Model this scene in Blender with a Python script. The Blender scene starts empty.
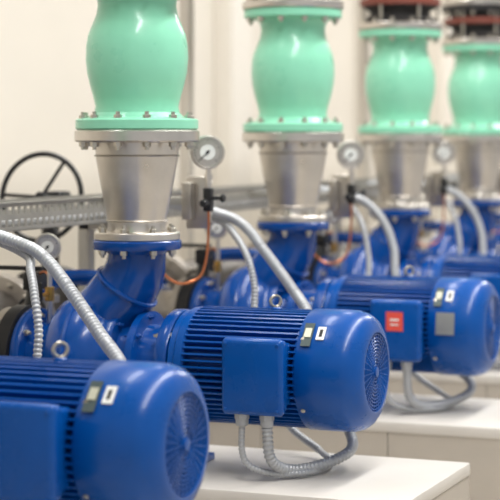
import bpy, bmesh, math, random
from mathutils import Vector, Matrix
random.seed(4)
sc = bpy.context.scene
sc.view_settings.view_transform = 'Standard'
sc.view_settings.look = 'None'
sc.view_settings.exposure = 0.0

# ---------------------------------------------------------------- materials
def srgb(r, g, b):
    f = lambda c: (c/255/12.92) if c/255 <= 0.04045 else ((c/255+0.055)/1.055)**2.4
    return (f(r), f(g), f(b), 1)

def mat(name, col, rough=0.5, metal=0.0, coat=0.0, var=0.06, nscale=12.0, bump=0.0, bscale=60.0, rvar=0.08, spec=0.5):
    m = bpy.data.materials.new(name); m.use_nodes = True
    nt = m.node_tree; p = nt.nodes['Principled BSDF']
    p.inputs['Roughness'].default_value = rough
    p.inputs['Metallic'].default_value = metal
    p.inputs['Coat Weight'].default_value = coat
    p.inputs['Coat Roughness'].default_value = 0.08
    p.inputs['Specular IOR Level'].default_value = spec
    tc = nt.nodes.new('ShaderNodeTexCoord')
    n = nt.nodes.new('ShaderNodeTexNoise'); n.inputs['Scale'].default_value = nscale
    n.inputs['Detail'].default_value = 4
    nt.links.new(tc.outputs['Object'], n.inputs['Vector'])
    r = nt.nodes.new('ShaderNodeValToRGB')
    r.color_ramp.elements[0].position = 0.3; r.color_ramp.elements[1].position = 0.7
    r.color_ramp.elements[0].color = tuple(c*(1-var) for c in col[:3])+(1,)
    r.color_ramp.elements[1].color = tuple(min(1, c*(1+var)) for c in col[:3])+(1,)
    nt.links.new(n.outputs['Fac'], r.inputs['Fac'])
    nt.links.new(r.outputs['Color'], p.inputs['Base Color'])
    mr = nt.nodes.new('ShaderNodeMapRange')
    mr.inputs['To Min'].default_value = max(0.02, rough-rvar); mr.inputs['To Max'].default_value = min(1, rough+rvar)
    nt.links.new(n.outputs['Fac'], mr.inputs['Value'])
    nt.links.new(mr.outputs['Result'], p.inputs['Roughness'])
    if bump > 0:
        n2 = nt.nodes.new('ShaderNodeTexNoise'); n2.inputs['Scale'].default_value = bscale
        n2.inputs['Detail'].default_value = 5
        nt.links.new(tc.outputs['Object'], n2.inputs['Vector'])
        b = nt.nodes.new('ShaderNodeBump'); b.inputs['Strength'].default_value = bump
        b.inputs['Distance'].default_value = 0.01
        nt.links.new(n2.outputs['Fac'], b.inputs['Height'])
        nt.links.new(b.outputs['Normal'], p.inputs['Normal'])
    return m

BLUE = mat('blue_enamel', srgb(0, 76, 156), 0.29, 0, 0.12, var=0.06, bump=0.04, bscale=40, spec=0.28)
BLUED = mat('blue_cast_paint', srgb(0, 68, 146), 0.25, 0, 0.3, var=0.12, bump=0.12, bscale=30, spec=0.3)
GREEN = mat('mint_green_paint', srgb(140, 214, 182), 0.30, 0, 0.3, var=0.04, bump=0.05, bscale=30, spec=0.4)
STEEL = mat('brushed_steel', srgb(212, 206, 198), 0.31, 1.0, 0, var=0.06, nscale=18, bump=0.04, bscale=80)
STEEL2 = mat('cast_steel', srgb(182, 175, 166), 0.42, 0.85, 0, var=0.14, nscale=14, bump=0.12, bscale=60)
BOLT = mat('zinc_bolt', srgb(194, 188, 176), 0.3, 1.0)
DARKSTEEL = mat('dark_steel', srgb(104, 99, 94), 0.42, 0.6, 0, var=0.15)
BLACK = mat('black_paint', srgb(28, 28, 30), 0.4)
RUBBER = mat('black_rubber', srgb(34, 32, 32), 0.65)
REDB = mat('red_brown_paint', srgb(122, 62, 50), 0.5)
CONDUIT = mat('grey_conduit', srgb(178, 180, 183), 0.40, 0.3, 0, var=0.06)
COPPER = mat('copper', srgb(196, 122, 84), 0.3, 1.0)
BRASS = mat('brass', srgb(190, 150, 80), 0.3, 1.0)
WHITE = mat('dial_white', srgb(240, 240, 236), 0.5)
INK = mat('ink_black', srgb(25, 25, 25), 0.6)
LABEL = mat('nameplate_foil', srgb(200, 200, 180), 0.4, 0.3)
DARKLBL = mat('nameplate_dark', srgb(70, 84, 84), 0.5)
RED = mat('red_sticker', srgb(228, 84, 70), 0.5)
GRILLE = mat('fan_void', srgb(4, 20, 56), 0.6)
CONC = mat('painted_concrete', srgb(212, 207, 200), 0.42, 0, 0, var=0.04, nscale=5, bump=0.08, bscale=25)
CONCF = mat('plinth_tile', srgb(188, 180, 169), 0.6, 0, 0, var=0.05, nscale=5, bump=0.1)
WALLM = mat('cream_plaster', srgb(228, 222, 211), 0.85, 0, 0, var=0.02, nscale=2, bump=0.1, bscale=50)
TRIMM = mat('cream_trim', srgb(236, 231, 222), 0.7, 0, 0, var=0.02)
POSTM = mat('post_paint', srgb(205, 197, 185), 0.5, 0, 0, var=0.03)
TRAY = mat('galvanised_steel', srgb(184, 180, 172), 0.5, 0.55, 0, var=0.08)

FLOORM = bpy.data.materials.new('beige_floor_tiles'); FLOORM.use_nodes = True
nt = FLOORM.node_tree; p = nt.nodes['Principled BSDF']
tc = nt.nodes.new('ShaderNodeTexCoord'); br = nt.nodes.new('ShaderNodeTexBrick')
br.offset = 0; br.inputs['Scale'].default_value = 1.0
br.inputs['Brick Width'].default_value = 0.4; br.inputs['Row Height'].default_value = 0.4
br.inputs['Mortar Size'].default_value = 0.004
br.inputs['Color1'].default_value = srgb(198, 190, 177); br.inputs['Color2'].default_value = srgb(192, 184, 171)
br.inputs['Mortar'].default_value = srgb(140, 130, 118)
nt.links.new(tc.outputs['Object'], br.inputs['Vector'])
nt.links.new(br.outputs['Color'], p.inputs['Base Color'])
p.inputs['Roughness'].default_value = 0.35

# ---------------------------------------------------------------- mesh builder
def basis(d):
    d = Vector(d).normalized()
    a = Vector((0, 0, 1)) if abs(d.z) < 0.9 else Vector((1, 0, 0))
    u = a.cross(d).normalized(); v = d.cross(u).normalized()
    return d, u, v

def catmull(pts, step):
    P = [Vector(p) for p in pts]
    P = [P[0]*2-P[1]] + P + [P[-1]*2-P[-2]]
    out = []
    for i in range(1, len(P)-2):
        p0, p1, p2, p3 = P[i-1:i+3]
        n = max(2, int((p2-p1).length/step))
        for k in range(n):
            t = k/n
            out.append((0.5*((2*p1)+(p2-p0)*t+(2*p0-5*p1+4*p2-p3)*t*t+(3*p1-p0-3*p2+p3)*t**3), (i-1)+t))
    out.append((P[-2], len(P)-3))
    return out

class B:
    def __init__(self):
        self.bm = bmesh.new(); self.mats = []
    def mi(self, m):
        if m not in self.mats: self.mats.append(m)
        return self.mats.index(m)
    def lathe(self, o, d, prof, m, seg=32, phase=0.0, smooth=True):
        bm = self.bm; mi = self.mi(m); d, u, v = basis(d); o = Vector(o)
        rings = []
        for a, r in prof:
            if r < 1e-6: rings.append([bm.verts.new(o+d*a)])
            else: rings.append([bm.verts.new(o+d*a+(u*math.cos(phase+2*math.pi*k/seg)+v*math.sin(phase+2*math.pi*k/seg))*r) for k in range(seg)])
        fs = []
        for A, C in zip(rings[:-1], rings[1:]):
            for k in range(seg):
                k2 = (k+1) % seg
                if len(A) == 1 and len(C) == 1: continue
                if len(A) == 1: f = (A[0], C[k2], C[k])
                elif len(C) == 1: f = (A[k], A[k2], C[0])
                else: f = (A[k], A[k2], C[k2], C[k])
                fs.append(bm.faces.new(f))
        if len(rings[0]) > 1: fs.append(bm.faces.new(list(reversed(rings[0]))))
        if len(rings[-1]) > 1: fs.append(bm.faces.new(rings[-1]))
        for f in fs: f.material_index = mi; f.smooth = smooth
    def cyl(self, o, d, r, a0, a1, m, seg=24, ch=0.0, phase=0.0):
        if ch > 0: pr = [(a0, r-ch), (a0+ch, r), (a1-ch, r), (a1, r-ch)]
        else: pr = [(a0, r), (a1, r)]
        self.lathe(o, d, pr, m, seg, phase)
    def bolts(self, o, d, R, n, m, r=0.009, a0=-0.02, a1=0.02, phase=0.1):
        d, u, v = basis(d)
        for k in range(n):
            t = phase+2*math.pi*k/n
            c = Vector(o)+(u*math.cos(t)+v*math.sin(t))*R
            self.cyl(c, d, r, a0, a1, m, 6, 0.0015)
            self.cyl(c, d, r*0.55, a0-0.008, a1+0.008, m, 8)
    def torus(self, o, d, R, r, m, seg=32, sub=8):
        bm = self.bm; mi = self.mi(m); d, u, v = basis(d); o = Vector(o); rings = []
        for k in range(seg):
            t = 2*math.pi*k/seg; e = u*math.cos(t)+v*math.sin(t)
            rings.append([bm.verts.new(o+e*(R+r*math.cos(2*math.pi*j/sub))+d*r*math.sin(2*math.pi*j/sub)) for j in range(sub)])
        for k in range(seg):
            A = rings[k]; C = rings[(k+1) % seg]
            for j in range(sub):
                f = bm.faces.new((A[j], C[j], C[(j+1) % sub], A[(j+1) % sub])); f.material_index = mi; f.smooth = True
    def box(self, c, s, m, bev=0.0, rot=None, seg=3):
        tb = bmesh.new(); bmesh.ops.create_cube(tb, size=1.0)
        for v in tb.verts: v.co = Vector((v.co.x*s[0], v.co.y*s[1], v.co.z*s[2]))
        if bev > 0: bmesh.ops.bevel(tb, geom=tb.edges[:], offset=bev, segments=seg, profile=0.5, affect='EDGES')
        M = Matrix.Translation(Vector(c))
        if rot is not None: M = M @ rot.to_4x4()
        tb.transform(M); mi = self.mi(m)
        for f in tb.faces: f.material_index = mi; f.smooth = bev > 0
        tm = bpy.data.meshes.new('t'); tb.to_mesh(tm); tb.free(); self.bm.from_mesh(tm); bpy.data.meshes.remove(tm)
    def tube(self, pts, r, m, seg=12, step=0.02, rib=0.0, pitch=0.009):
        rl = r if isinstance(r, (list, tuple)) else [r]*len(pts)
        if rib > 0: step = pitch/5
        sm = catmull(pts, step); bm = self.bm; mi = self.mi(m)
        n = len(sm); T = []
        for i in range(n):
            a = sm[max(0, i-1)][0]; b = sm[min(n-1, i+1)][0]; T.append((b-a).normalized())
        _, u, _ = basis(T[0]); rings = []; L = 0
        for i in range(n):
            p_, t = sm[i]; d = T[i]
            if i: L += (p_-sm[i-1][0]).length
            u = (u-d*u.dot(d)).normalized(); v = d.cross(u)
            k = min(int(t), len(rl)-2); ff = t-k; ff = ff*ff*(3-2*ff)
            rr = rl[k]*(1-ff)+rl[k+1]*ff
            if rib > 0: rr *= 1-rib*(0.5+0.5*math.cos(2*math.pi*L/pitch))
            rings.append([bm.verts.new(p_+(u*math.cos(2*math.pi*j/seg)+v*math.sin(2*math.pi*j/seg))*rr) for j in range(seg)])
        for A, C in zip(rings[:-1], rings[1:]):
            for j in range(seg):
                f = bm.faces.new((A[j], A[(j+1) % seg], C[(j+1) % seg], C[j])); f.material_index = mi; f.smooth = True
        f = bm.faces.new(list(reversed(rings[0]))); f.material_index = mi
        f = bm.faces.new(rings[-1]); f.material_index = mi
    def mesh(self, name, ang=38):
        bmesh.ops.recalc_face_normals(self.bm, faces=self.bm.faces[:])
        me = bpy.data.meshes.new(name); self.bm.to_mesh(me); self.bm.free()
        for m in self.mats: me.materials.append(m)
        me.set_sharp_from_angle(angle=math.radians(ang))
        return me

def put(name, me, loc=(0, 0, 0), rot=(0, 0, 0)):
    o = bpy.data.objects.new(name, me); o.location = loc; o.rotation_euler = rot
    sc.collection.objects.link(o); return o

AX = 0.572   # shaft height
X = (1, 0, 0); Z = (0, 0, 1); Y = (0, 1, 0)
BX = 0.425   # terminal box centre

# ---------------------------------------------------------------- motor
def motor(variant=0):
    b = B(); O = (0, 0, AX)
    b.lathe(O, X, [(0.150, 0.10), (0.150, 0.135), (0.155, 0.142), (0.170, 0.142), (0.176, 0.150), (0.196, 0.152), (0.202, 0.146), (0.204, 0.12)], BLUE, 56)
    b.bolts((0.16, 0, AX), X, 0.128, 8, BOLT, 0.008, -0.018, -0.002)
    b.cyl(O, X, 0.126, 0.19, 0.53, BLUE, 56)
    nf = 56
    for k in range(nf):
        t = 2*math.pi*(k+0.5)/nf
        e = Vector((0, math.cos(t), math.sin(t)))
        rot = Matrix.Rotation(t, 3, 'X')
        c = Vector((0.362, 0, AX))+e*0.138
        b.box(c, (0.325, 0.032, 0.0050), BLUE, 0.0, rot)
    b.lathe(O, X, [(0.508, 0.12), (0.508, 0.149), (0.524, 0.149), (0.524, 0.12)], BLUE, 56)
    b.lathe(O, X, [(0.514, 0.120), (0.514, 0.155), (0.517, 0.1575), (0.60, 0.1575), (0.635, 0.156), (0.655, 0.150), (0.670, 0.139), (0.680, 0.124), (0.685, 0.108), (0.685, 0.102), (0.676, 0.100)], BLUE, 64)
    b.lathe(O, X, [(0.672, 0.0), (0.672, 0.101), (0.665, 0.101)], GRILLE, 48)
    for i in range(1, 12):
        b.torus((0.682, 0, AX), X, 0.101*i/11.5, 0.0017, BLUE, 48, 5)
    for k in range(32):
        t = 2*math.pi*k/32
        r0 = 0.012 if k % 4 == 0 else 0.035
        e = Vector((0, math.cos(t), math.sin(t)))
        b.box(Vector((0.681, 0, AX))+e*((0.102+r0)/2), (0.0035, 0.102-r0, 0.0028), BLUE, 0, Matrix.Rotation(t, 3, 'X'))
    b.lathe(O, X, [(0.676, 0.014), (0.686, 0.013), (0.688, 0.0)], BLUE, 24)
    for t in (35, 145, 215, 325):
        t = math.radians(t); e = Vector((0, math.cos(t), math.sin(t)))
        b.cyl(Vector((0.53, 0, AX))+e*0.155, e, 0.006, 0, 0.006, BOLT, 12, 0.001)
    b.cyl((0.405, 0, AX), Z, 0.014, 0.13, 0.158, BLUE, 16, 0.003)
    b.torus((0.405, 0, AX+0.172), (1, -1, 0), 0.0145, 0.0048, BOLT, 24, 8)
    b.box((BX, -0.150, AX), (0.140, 0.07, 0.160), BLUE, 0.008)
    b.box((BX, -0.186, AX), (0.158, 0.035, 0.184), BLUE, 0.012)
    b.box((BX, -0.208, AX), (0.168, 0.030, 0.194), BLUE, 0.014, seg=4)
    for sx in (-1, 1):
        for sz in (-1, 1):
            b.cyl((BX+sx*0.070, -0.223, AX+sz*0.083), Y, 0.0045, -0.003, 0.004, BLUE, 10, 0.001)
    for gx in (BX-0.038, BX+0.030):
        b.cyl((gx, -0.190, AX-0.092), Z, 0.019, -0.020, 0.004, CONDUIT, 6, 0.002)
        b.cyl((gx, -0.190, AX-0.110), Z, 0.0165, -0.018, 0.004, CONDUIT, 20, 0.003)
    def plate(x, ang, w, h, m, r=0.1590):
        t = math.radians(ang); e = Vector((0, -math.cos(t), math.sin(t)))
        b.box(Vector((x, 0, AX))+e*r, (w, 0.0025, h), m, 0, Matrix.Rotation(-t, 3, 'X'))
    plate(0.540, 40, 0.026, 0.070, DARKLBL)
    plate(0.540, 44, 0.018, 0.040, LABEL, 0.1600)
    plate(0.575, 42, 0.022, 0.040, WHITE)
    plate(0.575, 42, 0.008, 0.022, INK, 0.1600)
    if variant == 1:
        b.box((BX, -0.2245, AX+0.03), (0.055, 0.002, 0.060), RED)
        b.box((BX, -0.226, AX+0.035), (0.028, 0.002, 0.006), WHITE)
        b.box((BX, -0.226, AX+0.02), (0.028, 0.002, 0.004), WHITE)
        plate(0.570, 8, 0.06, 0.070, STEEL, 0.1595)
    b.box((0.165, 0, 0.375), (0.035, 0.12, 0.13), BLUE, 0.004)
    b.box((0.160, 0, 0.310), (0.07, 0.17, 0.020), BLUE, 0.004)
    for s in (-1, 1):
        b.cyl((0.160, s*0.072, 0.318), Z, 0.009, 0, 0.012, BOLT, 6)
    return b.mesh('electric_motor', 40)

# ---------------------------------------------------------------- pump
def pump():
    b = B(); O = (0, 0, AX)
    b.lathe(O, X, [(-0.325, 0.075), (-0.325, 0.128), (-0.32, 0.132), (-0.303, 0.132), (-0.298, 0.128), (-0.296, 0.092), (-0.26, 0.086),
                   (-0.235, 0.10), (-0.222, 0.135), (-0.20, 0.160), (-0.165, 0.176), (-0.125, 0.180), (-0.085, 0.172), (-0.058, 0.150), (-0.046, 0.142),
                   (-0.020, 0.142), (-0.018, 0.105), (0.010, 0.100), (0.022, 0.104), (0.024, 0.134), (0.044, 0.134), (0.046, 0.100),
                   (0.105, 0.098), (0.112, 0.104), (0.114, 0.140), (0.120, 0.143), (0.142, 0.143), (0.148, 0.140), (0.15, 0.1)], BLUED, 48)
    b.bolts((-0.311, 0, AX), X, 0.112, 8, BOLT, 0.009, -0.02, 0.024)
    b.bolts((-0.033, 0, AX), X, 0.126, 12, BLUED, 0.007, 0.008, 0.022)
    b.bolts((0.034, 0, AX), X, 0.120, 8, BLUED, 0.008, -0.018, 0.018)
    b.bolts((0.131, 0, AX), X, 0.126, 8, BOLT, 0.008, -0.026, 0.0)
    b.tube([(0, 0, 0.905), (0, 0, 0.855), (-0.012, 0, 0.80), (-0.055, 0, 0.735), (-0.105, 0, 0.67), (-0.135, 0, 0.60), (-0.14, 0, 0.54)],
           [0.078, 0.079, 0.084, 0.092, 0.098, 0.10, 0.09], BLUED, 32)
    b.lathe((0, 0, 0), Z, [(0.862, 0.079), (0.872, 0.088), (0.874, 0.118), (0.878, 0.121), (0.896, 0.121), (0.899, 0.118), (0.899, 0.07)], BLUED, 40)
    b.torus((-0.14, 0, AX), X, 0.176, 0.008, BLUED, 48, 8)
    b.torus((-0.030, 0, 0.770), (-0.55, 0, -0.83), 0.088, 0.007, BLUED, 40, 8)
    b.cyl((-0.11, -0.06, 0.70), (0.3, -1, 0.5), 0.014, 0, 0.045, BLUED, 16, 0.002)
    b.cyl((-0.11, -0.06, 0.70), (0.3, -1, 0.5), 0.012, 0.045, 0.058, BLUED, 6, 0.001)
    for s in (-1, 1):
        b.box((-0.13, s*0.10, 0.375), (0.07, 0.02, 0.13), BLUED, 0.005)
        b.box((-0.13, s*0.12, 0.311), (0.09, 0.08, 0.022), BLUED, 0.004)
    return b.mesh('centrifugal_pump', 40)

def reducer():
    b = B()
    b.lathe((0, 0, 0), Z, [(0.899, 0.07), (0.899, 0.114), (0.902, 0.117), (0.918, 0.117), (0.921, 0.114), (0.922, 0.083), (0.935, 0.079), (0.955, 0.081),
                           (1.12, 0.112), (1.150, 0.114), (1.163, 0.116), (1.165, 0.165), (1.169, 0.170), (1.194, 0.170), (1.198, 0.165), (1.198, 0.09)], STEEL, 56)
    b.torus((0, 0, 0.952), Z, 0.0815, 0.003, STEEL2, 40, 6)
    b.torus((0, 0, 1.128), Z, 0.1135, 0.003, STEEL2, 40, 6)
    b.bolts((0, 0, 0.899), Z, 0.102, 8, BOLT, 0.010, -0.038, 0.034)
    b.bolts((0, 0, 1.198), Z, 0.148, 12, BOLT, 0.011, -0.046, 0.040)
    return b.mesh('pipe_reducer')

def valve():
    b = B()
    b.lathe((0, 0, 0), Z, [(1.198, 0.09), (1.198, 0.162), (1.202, 0.167), (1.224, 0.167), (1.228, 0.162), (1.232, 0.128), (1.245, 0.116), (1.262, 0.113),
                           (1.285, 0.118), (1.32, 0.128), (1.355, 0.136), (1.39, 0.139), (1.425, 0.138), (1.455, 0.133), (1.485, 0.121), (1.51, 0.111), (1.535, 0.107),
                           (1.555, 0.109), (1.57, 0.118), (1.577, 0.160), (1.581, 0.164), (1.602, 0.164), (1.606, 0.160), (1.606, 0.09)], GREEN, 64)
    return b.mesh('check_valve', 30)

def joint():
    b = B()
    b.lathe((0, 0, 0), Z, [(1.606, 0.09), (1.606, 0.166), (1.610, 0.170), (1.628, 0.170), (1.632, 0.166), (1.633, 0.11)], STEEL, 48)
    b.lathe((0, 0, 0), Z, [(1.632, 0.10), (1.634, 0.135), (1.645, 0.140), (1.655, 0.132), (1.665, 0.118), (1.68, 0.118), (1.69, 0.14), (1.70, 0.145)], RUBBER, 40)
    b.lathe((0, 0, 0), Z, [(1.70, 0.1), (1.70, 0.155), (1.704, 0.16), (1.722, 0.16), (1.726, 0.155), (1.726, 0.1)], REDB, 48)
    b.lathe((0, 0, 0), Z, [(1.726, 0.1), (1.726, 0.13), (1.740, 0.128), (1.755, 0.135), (1.757, 0.1)], RUBBER, 40)
    b.lathe((0, 0, 0), Z, [(1.757, 0.09), (1.757, 0.166), (1.761, 0.17), (1.779, 0.17), (1.783, 0.166), (1.783, 0.1)], BLACK, 48)
    b.lathe((0, 0, 0), Z, [(1.783, 0.09), (1.783, 0.166), (1.787, 0.17), (1.806, 0.17), (1.81, 0.166), (1.81, 0.1)], STEEL, 48)
    b.bolts((0, 0, 1.606), Z, 0.147, 12, BOLT, 0.011, -0.040, 0.038)
    b.bolts((0, 0, 1.785), Z, 0.147, 12, BOLT, 0.010, -0.040, 0.038)
    for k in range(6):
        t = 2*math.pi*k/6+0.3
        b.cyl((0.147*math.cos(t), 0.147*math.sin(t), 0), Z, 0.006, 1.60, 1.80, BOLT, 8)
    return b.mesh('expansion_joint')

def riser():
    b = B()
    b.cyl((0, 0, 0), Z, 0.108, 1.80, 2.55, DARKSTEEL, 40)
    b.torus((0, 0, 1.83), Z, 0.108, 0.004, STEEL2, 40, 6)
    return b.mesh('discharge_riser_pipe')

def gauge_into(b, c, d, R):
    d, u, v = basis(d)
    c = Vector(c)
    b.lathe(c, d, [(-0.022, R*0.75), (-0.018, R*0.9), (-0.004, R*0.95), (0.0, R), (0.008, R*1.04), (0.012, R*1.02), (0.013, R*0.93), (0.006, R*0.90)], STEEL, 40)
    b.lathe(c, d, [(0.0055, R*0.92), (0.0065, 0.0)], WHITE, 40)
    up = Vector((0, 0, 1)); rt = up.cross(d).normalized(); up = d.cross(rt).normalized()
    for k in range(21):
        t = math.radians(225-270*k/20); e = rt*math.cos(t)+up*math.sin(t)
        rot = Matrix((e, d.cross(e), d)).transposed()
        big = k % 5 == 0
        b.box(c+e*R*(0.74 if big else 0.78)+d*0.0068, (R*(0.18 if big else 0.1), R*0.035, 0.001), INK, 0, rot)
    t = math.radians(225); e = rt*math.cos(t)+up*math.sin(t)
    rot = Matrix((e, d.cross(e), d)).transposed()
    b.box(c+e*R*0.25+d*0.009, (R*0.85, R*0.06, 0.001), INK, 0, rot)
    b.cyl(c, d, R*0.1, 0.006, 0.0105, INK, 12)

def gauge_big():
    b = B(); c = (0.015, 0.45, 1.135)
    gauge_into(b, c, (0.40, -1, 0.0), 0.049)
    b.cyl((0.015, 0.455, 0), Z, 0.008, 1.03, 1.092, STEEL, 6)
    b.cyl((0.015, 0.455, 0), Z, 0.013, 1.055, 1.070, STEEL, 6)
    b.box((0.015, 0.455, 0.995), (0.026, 0.026, 0.07), BLACK, 0.004)
    b.cyl((0.015, 0.455, 1.0), X, 0.006, 0.0, 0.045, BLACK, 10)
    b.cyl((0.055, 0.455, 1.0), X, 0.013, 0.0, 0.012, BLACK, 14, 0.003)
    b.cyl((0.015, 0.44, 0.985), Y, 0.011, -0.030, 0.0, BLACK, 12, 0.002)
    b.box((-0.025, 0.478, 0.985), (0.080, 0.012, 0.155), STEEL, 0.003)
    b.box((-0.050, 0.455, 0.99), (0.030, 0.035, 0.11), STEEL2, 0.004)
    b.box((-0.22, 0.492, 0.988), (0.36, 0.016, 0.024), TRAY, 0.002)
    for dz in (-0.06, 0.06):
        b.cyl((0.015, 0.47, 0.985+dz), Y, 0.006, -0.006, 0.0, BOLT, 6)
    b.tube([(0.015, 0.455, 0.96), (0.015, 0.455, 0.90), (0.01, 0.45, 0.82), (-0.01, 0.44, 0.765), (-0.06, 0.40, 0.75), (-0.10, 0.34, 0.80), (-0.12, 0.25, 0.86), (-0.08, 0.12, 0.85), (-0.05, 0.08, 0.80)], 0.004, COPPER, 8, 0.01)
    return b.mesh('pressure_gauge')

def gauge_small():
    b = B(); gx = -0.285
    gauge_into(b, (gx, 0.02, 0.872), (0.3, -1, 0.0), 0.038)
    b.cyl((gx, 0.03, 0), Z, 0.007, 0.645, 0.83, STEEL, 8)
    b.cyl((gx, 0.03, 0), Z, 0.013, 0.72, 0.76, BRASS, 6, 0.002)
    b.cyl((gx, 0.03, 0.74), Y, 0.006, -0.05, 0, BRASS, 8)
    b.box((gx, -0.022, 0.75), (0.012, 0.006, 0.05), BLACK, 0.002)
    b.tube([(gx, 0.03, 0.79), (gx-0.03, 0.05, 0.80), (gx-0.07, 0.06, 0.77), (gx-0.08, 0.05, 0.71), (gx-0.05, 0.04, 0.68), (gx-0.03, 0.03, 0.66)], 0.004, COPPER, 8, 0.01)
    return b.mesh('pressure_gauge_small')

def conduits(var):
    A = B()
    if var == 0:
        pA = [(-0.40, 0.64, 0.945), (-0.18, 0.62, 0.95), (0.0, 0.565, 0.92), (0.09, 0.52, 0.888), (0.19, 0.45, 0.825), (0.31, 0.36, 0.740), (0.415, 0.27, 0.67), (0.46, 0.21, 0.56), (0.49, 0.19, 0.45)]
    elif var == 1:
        pA = [(-0.40, 0.64, 0.965), (-0.18, 0.62, 0.975), (0.0, 0.565, 0.95), (0.10, 0.52, 0.918), (0.195, 0.45, 0.848), (0.31, 0.36, 0.755), (0.40, 0.27, 0.68), (0.45, 0.21, 0.56), (0.49, 0.19, 0.45)]
    else:
        pA = [(-0.40, 0.64, 0.975), (-0.18, 0.62, 0.99), (-0.02, 0.575, 0.975), (0.08, 0.54, 0.945), (0.165, 0.48, 0.88), (0.22, 0.42, 0.79), (0.245, 0.36, 0.70), (0.30, 0.28, 0.56), (0.44, 0.20, 0.44)]
    A.tube(pA, 0.0160, CONDUIT, 14, rib=0.28, pitch=0.012)
    e = pA[-1]
    A.tube([e, (0.56, 0.15, 0.385), (0.590, 0.06, 0.352), (0.54, -0.03, 0.327), (0.485, -0.11, 0.325), (0.458, -0.17, 0.36), (BX+0.03, -0.190, 0.445)],
           0.0150, CONDUIT, 14, rib=0.26, pitch=0.012)
    C = B()
    if var == 0:
        pC = [(-0.40, 0.67, 0.945), (-0.18, 0.65, 0.935), (0.0, 0.58, 0.895), (0.06, 0.50, 0.86), (0.105, 0.44, 0.80), (0.125, 0.42, 0.73), (0.135, 0.40, 0.64), (0.22, 0.32, 0.50), (0.34, 0.26, 0.38), (0.46, 0.19, 0.325)]
    elif var == 1:
        pC = [(-0.40, 0.67, 0.965), (-0.18, 0.65, 0.965), (0.0, 0.58, 0.925), (0.08, 0.50, 0.89), (0.145, 0.44, 0.83), (0.175, 0.42, 0.75), (0.185, 0.40, 0.66), (0.24, 0.32, 0.50), (0.34, 0.26, 0.38), (0.46, 0.19, 0.325)]
    else:
        pC = [(-0.40, 0.67, 0.965), (-0.18, 0.65, 0.975), (-0.03, 0.60, 0.95), (0.04, 0.54, 0.91), (0.09, 0.48, 0.85), (0.12, 0.44, 0.76), (0.14, 0.40, 0.66), (0.22, 0.32, 0.50), (0.34, 0.26, 0.38), (0.46, 0.19, 0.325)]
    C.tube(pC, 0.0112, CONDUIT, 12, rib=0.26, pitch=0.011)
    C.tube([(0.46, 0.19, 0.325), (0.53, 0.08, 0.315), (0.53, -0.06, 0.315), (0.46, -0.14, 0.318), (0.405, -0.18, 0.34), (BX-0.038, -0.190, 0.38), (BX-0.038, -0.190, 0.45)],
           0.009, CONDUIT, 12, rib=0.2, pitch=0.010)
    return A.mesh('flexible_conduit', 60), C.mesh('flexible_conduit_thin', 60)

def plinth():
    b = B()
    x0, x1 = -0.42, 0.85; n = 3; w = (x1-x0)/n
    b.box(((x0+x1)/2, 0, 0.1325), (x1-x0-0.014, 0.586, 0.265), DARKSTEEL)
    for k in range(n):
        for s in (-1, 1):
            b.box((x0+w*(k+0.5), s*0.292, 0.1325), (w-0.003, 0.012, 0.265), CONCF, 0.001, seg=1)
    for s in (x0+0.006, x1-0.006):
        b.box((s, 0, 0.1325), (0.012, 0.592, 0.265), CONCF, 0.001, seg=1)
    b.box(((x0+x1)/2, 0, 0.2825), (x1-x0+0.004, 0.604, 0.035), CONC, 0.005, seg=2)
    return b.mesh('concrete_plinth')

def butterfly():
    b = B(); O = (0, 0, AX)
    b.lathe(O, X, [(-0.375, 0.07), (-0.375, 0.12), (-0.37, 0.138), (-0.33, 0.138), (-0.325, 0.12), (-0.325, 0.07)], BLACK, 36)
    b.cyl((-0.35, 0.0, AX), (0, 0.35, 1), 0.022, 0.12, 0.20, BLACK, 16)
    b.box((-0.35, 0.07, AX+0.20), (0.045, 0.08, 0.05), BLACK, 0.006)
    b.box((-0.41, 0.07, AX+0.235), (0.16, 0.02, 0.012), BLACK, 0.003)
    return b.mesh('butterfly_valve')

def branch():
    b = B(); O = (0, 0, AX)
    b.lathe(O, X, [(-0.68, 0.08), (-0.50, 0.085), (-0.47, 0.085), (-0.42, 0.085), (-0.402, 0.09), (-0.40, 0.13), (-0.377, 0.13), (-0.375, 0.08)], STEEL2, 36)
    b.bolts((-0.388, 0, AX), X, 0.112, 8, BOLT, 0.009, -0.024, 0.012)
    b.lathe(O, X, [(-0.545, 0.08), (-0.545, 0.135), (-0.525, 0.135), (-0.523, 0.08)], STEEL2, 36)
    b.lathe(O, X, [(-0.520, 0.08), (-0.520, 0.135), (-0.500, 0.135), (-0.498, 0.08)], BLUED, 36)
    b.bolts((-0.52, 0, AX), X, 0.115, 8, BOLT, 0.009, -0.035, 0.032)
    b.box((-0.46, 0, 0.25), (0.05, 0.05, 0.49), DARKSTEEL, 0.003)
    b.box((-0.46, 0, 0.006), (0.07, 0.12, 0.012), DARKSTEEL, 0.002)
    return b.mesh('suction_branch_pipe')

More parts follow.
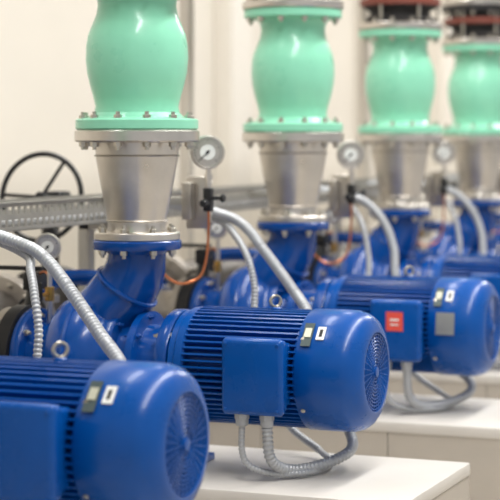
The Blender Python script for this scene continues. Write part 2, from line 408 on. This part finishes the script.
def strainer():
    b = B()
    b.tube([(-0.66, 0.30, AX), (-0.52, 0.30, AX), (-0.46, 0.30, 0.60), (-0.46, 0.30, 0.70), (-0.42, 0.33, 0.755), (-0.30, 0.40, 0.755), (-0.22, 0.42, 0.72), (-0.20, 0.42, 0.65), (-0.20, 0.40, 0.30), (-0.20, 0.40, 0.0)], 0.024, BLUED, 16, 0.02)
    b.lathe((-0.46, 0.30, 0), Z, [(0.59, 0.02), (0.59, 0.055), (0.61, 0.055), (0.612, 0.035), (0.65, 0.045), (0.688, 0.035), (0.69, 0.055), (0.71, 0.055), (0.71, 0.02)], STEEL2, 24)
    b.cyl((-0.46, 0.30, 0.65), (0.2, -1, 0.2), 0.016, 0.03, 0.10, BRASS, 12)
    b.torus(Vector((-0.46, 0.30, 0.65))+Vector((0.2, -1, 0.2)).normalized()*0.10, (0.2, -1, 0.2), 0.042, 0.006, BLACK, 28, 8)
    for a in (0, math.pi/2):
        d, u, v = basis((0.2, -1, 0.2))
        b.cyl(Vector((-0.46, 0.30, 0.65))+d*0.10, u*math.cos(a)+v*math.sin(a), 0.005, -0.042, 0.042, BLACK, 8)
    b.lathe((-0.20, 0.41, 0), Z, [(0.55, 0.02), (0.55, 0.05), (0.565, 0.05), (0.567, 0.03), (0.62, 0.038), (0.668, 0.03), (0.67, 0.05), (0.685, 0.05), (0.685, 0.02)], BLUED, 24)
    b.cyl((-0.20, 0.41, 0.0), Z, 0.06, 0.0, 0.012, DARKSTEEL, 20)
    b.cyl((-0.66, 0.30, AX), X, 0.045, 0.0, 0.03, DARKSTEEL, 20)
    return b.mesh('bypass_valve')

M0 = motor(0); M1 = motor(1)
PM = pump(); RD = reducer(); VV = valve(); JT = joint(); RS = riser(); GB = gauge_big(); GS = gauge_small()
CD = [conduits(0), conduits(1), conduits(2)]; PL = plinth(); BF = butterfly(); BRN = branch(); ST = strainer()
YS = [-1.2+1.2*i for i in range(8)]
for i, y in enumerate(YS):
    L = (0, y, 0)
    put('electric_motor', M1 if i == 2 else M0, L)
    put('centrifugal_pump', PM, L); put('pipe_reducer', RD, L); put('check_valve', VV, L)
    put('expansion_joint', JT, L); put('discharge_riser_pipe', RS, L)
    if i > 0: put('pressure_gauge', GB, (0.0 if i == 1 else 0.035, y, 0 if i < 2 else -0.015))
    put('pressure_gauge', GS, L)
    put('flexible_conduit', CD[min(i, 2)][0], L); put('flexible_conduit', CD[min(i, 2)][1], L)
    put('concrete_plinth', PL, L); put('butterfly_valve', BF, L); put('suction_branch_pipe', BRN, L)
    put('bypass_valve', ST, L)

# ---------------------------------------------------------------- long runs
b = B()
b.cyl((-0.78, -3, AX), Y, 0.125, 0, 13, DARKSTEEL, 40)
for y in [-0.6+1.2*k for k in range(8)]:
    b.lathe((-0.78, y, AX), Y, [(-0.03, 0.125), (-0.03, 0.17), (-0.004, 0.17), (-0.004, 0.13), (0.004, 0.13), (0.004, 0.17), (0.03, 0.17), (0.03, 0.125)], STEEL2, 36)
    b.bolts((-0.78, y, AX), Y, 0.15, 10, BOLT, 0.01, -0.045, 0.045)
for y in [-2.2+2.4*k for k in range(5)]:
    b.box((-0.78, y, 0.225), (0.1, 0.1, 0.45), DARKSTEEL, 0.004)
    b.box((-0.78, y, 0.006), (0.2, 0.2, 0.012), DARKSTEEL, 0.002)
put('suction_header_pipe', b.mesh('suction_header_pipe'))

b = B()
b.cyl((0, -3, 2.68), Y, 0.17, 0, 13, DARKSTEEL, 40)
for y in [-1.8+2.4*k for k in range(5)]:
    b.torus((0, y, 2.68), Y, 0.176, 0.008, STEEL2, 40, 6)
    b.cyl((0, y, 0), Z, 0.008, 2.85, 4.2, STEEL2, 8)
put('discharge_header_pipe', b.mesh('discharge_header_pipe'))

b = B(); y0, y1 = -3.0, 9.0; xt = -0.35; zc = 0.958
for xx in (xt, xt-0.16):
    for z, h in ((zc+0.034, 0.012), (zc, 0.016), (zc-0.034, 0.012)):
        b.box((xx, (y0+y1)/2, z), (0.003, y1-y0, h), TRAY)
    n = int((y1-y0)/0.035)
    for k in range(n+1):
        b.box((xx, y0+k*0.035, zc), (0.0029, 0.011, 0.076), TRAY)
b.box((xt-0.08, (y0+y1)/2, zc-0.039), (0.163, y1-y0, 0.003), TRAY)
b.box((xt+0.004, (y0+y1)/2, zc+0.0395), (0.012, y1-y0, 0.003), TRAY)
for k, off in enumerate((-0.03, -0.06, -0.09, -0.12)):
    b.cyl((xt+off, y0, zc-0.022), Y, 0.012, 0, y1-y0, BLACK if k % 2 else CONDUIT, 8)
for y in [-1.7+2.4*k for k in range(5)]:
    b.box((xt-0.08, y, zc-0.055), (0.20, 0.04, 0.03), TRAY)
    b.box((xt-0.165, y, 0.45), (0.04, 0.04, 0.91), TRAY, 0.002)
    b.box((xt-0.165, y, 0.005), (0.1, 0.1, 0.01), TRAY)
put('cable_tray', b.mesh('cable_tray'))

# handwheel valve on the header
b = B(); vx, vy = -0.78, 0.95
b.lathe((vx, vy, AX), Y, [(-0.045, 0.1), (-0.045, 0.175), (0.045, 0.175), (0.045, 0.1)], BLACK, 36)
b.cyl((vx, vy, 0), Z, 0.03, AX+0.16, 0.95, BLACK, 20)
b.box((vx+0.03, vy, 0.970), (0.06, 0.08, 0.06), BLACK, 0.01)
hc = Vector((vx+0.075, vy-0.20, 0.985)); hd = Vector((0.05, -1, 0.12)).normalized()
b.cyl(hc, hd, 0.010, -0.18, 0.02, BLACK, 12)
b.torus(hc, hd, 0.142, 0.0088, BLACK, 56, 10)
b.cyl(hc, hd, 0.018, -0.012, 0.016, BLACK, 16, 0.003)
_, u, v = basis(hd)
for k in range(3):
    t = 2*math.pi*k/3+1.0
    e = u*math.cos(t)+v*math.sin(t)
    b.cyl(hc, e, 0.0065, 0.015, 0.142, BLACK, 8)
put('gear_operated_valve', b.mesh('gear_operated_valve'))

# slim steel support posts standing behind the header
for y in (2.61, 5.01, 7.41, 9.81):
    b = B()
    b.box((-1.02, y, 2.1), (0.05, 0.05, 4.18), POSTM, 0.004)
    b.box((-1.02, y, 0.01), (0.16, 0.16, 0.02), POSTM, 0.003)
    put('support_post', b.mesh('support_post'))

# ---------------------------------------------------------------- room
def slab(name, c, s, m):
    b = B(); b.box(c, s, m); return put(name, b.mesh(name))
slab('floor', (1.2, 5, -0.05), (7.8, 22, 0.1), FLOORM)
slab('ceiling', (1.2, 5, 4.25), (7.8, 22, 0.1), WALLM)
slab('wall_left', (-2.75, 5, 2.1), (0.1, 22, 4.2), WALLM)
slab('wall_back', (1.2, 16.05, 2.1), (7.8, 0.1, 4.2), WALLM)
slab('baseboard_left', (-2.69, 5, 0.06), (0.02, 21.9, 0.12), TRIMM)
b = B()
for y in (1.2, 5.6, 7.0, 10.0, 12.2):
    b.box((-2.63, y, 2.1), (0.14, 0.35, 4.2), TRIMM, 0.01)
put('trim_1', b.mesh('trim_1'))

def area(name, loc, sx, sy, e, col=(1, 0.995, 0.985), rot=(0, 0, 0)):
    l = bpy.data.lights.new(name, 'AREA'); l.shape = 'RECTANGLE'; l.size = sx; l.size_y = sy; l.energy = e; l.color = col
    o = bpy.data.objects.new(name, l); o.location = loc; o.rotation_euler = rot; sc.collection.objects.link(o)
area('ceiling_lamp', (1.6, 0.0, 4.1), 0.35, 7, 270)
area('ceiling_lamp', (1.6, 8.5, 4.1), 0.35, 7, 220)
area('ceiling_lamp', (-0.9, 3.0, 4.1), 0.35, 9, 175)
area('ceiling_lamp', (-0.9, 12.0, 4.1), 0.35, 6, 125)

w = bpy.data.worlds.new('world'); sc.world = w; w.use_nodes = True
w.node_tree.nodes['Background'].inputs['Color'].default_value = (0.97, 0.98, 1.0, 1)
w.node_tree.nodes['Background'].inputs['Strength'].default_value = 0.55

# ---------------------------------------------------------------- camera
cam = bpy.data.cameras.new('camera'); co = bpy.data.objects.new('camera', cam); sc.collection.objects.link(co)
co.location = (2.126, -4.425, 1.165)
co.rotation_euler = (math.radians(90), 0, math.radians(22.07))
cam.sensor_width = 36; cam.lens = 129.6; cam.shift_y = -0.216
cam.dof.use_dof = True; cam.dof.focus_distance = 4.35; cam.dof.aperture_fstop = 3.3
cam.clip_end = 100
sc.camera = co
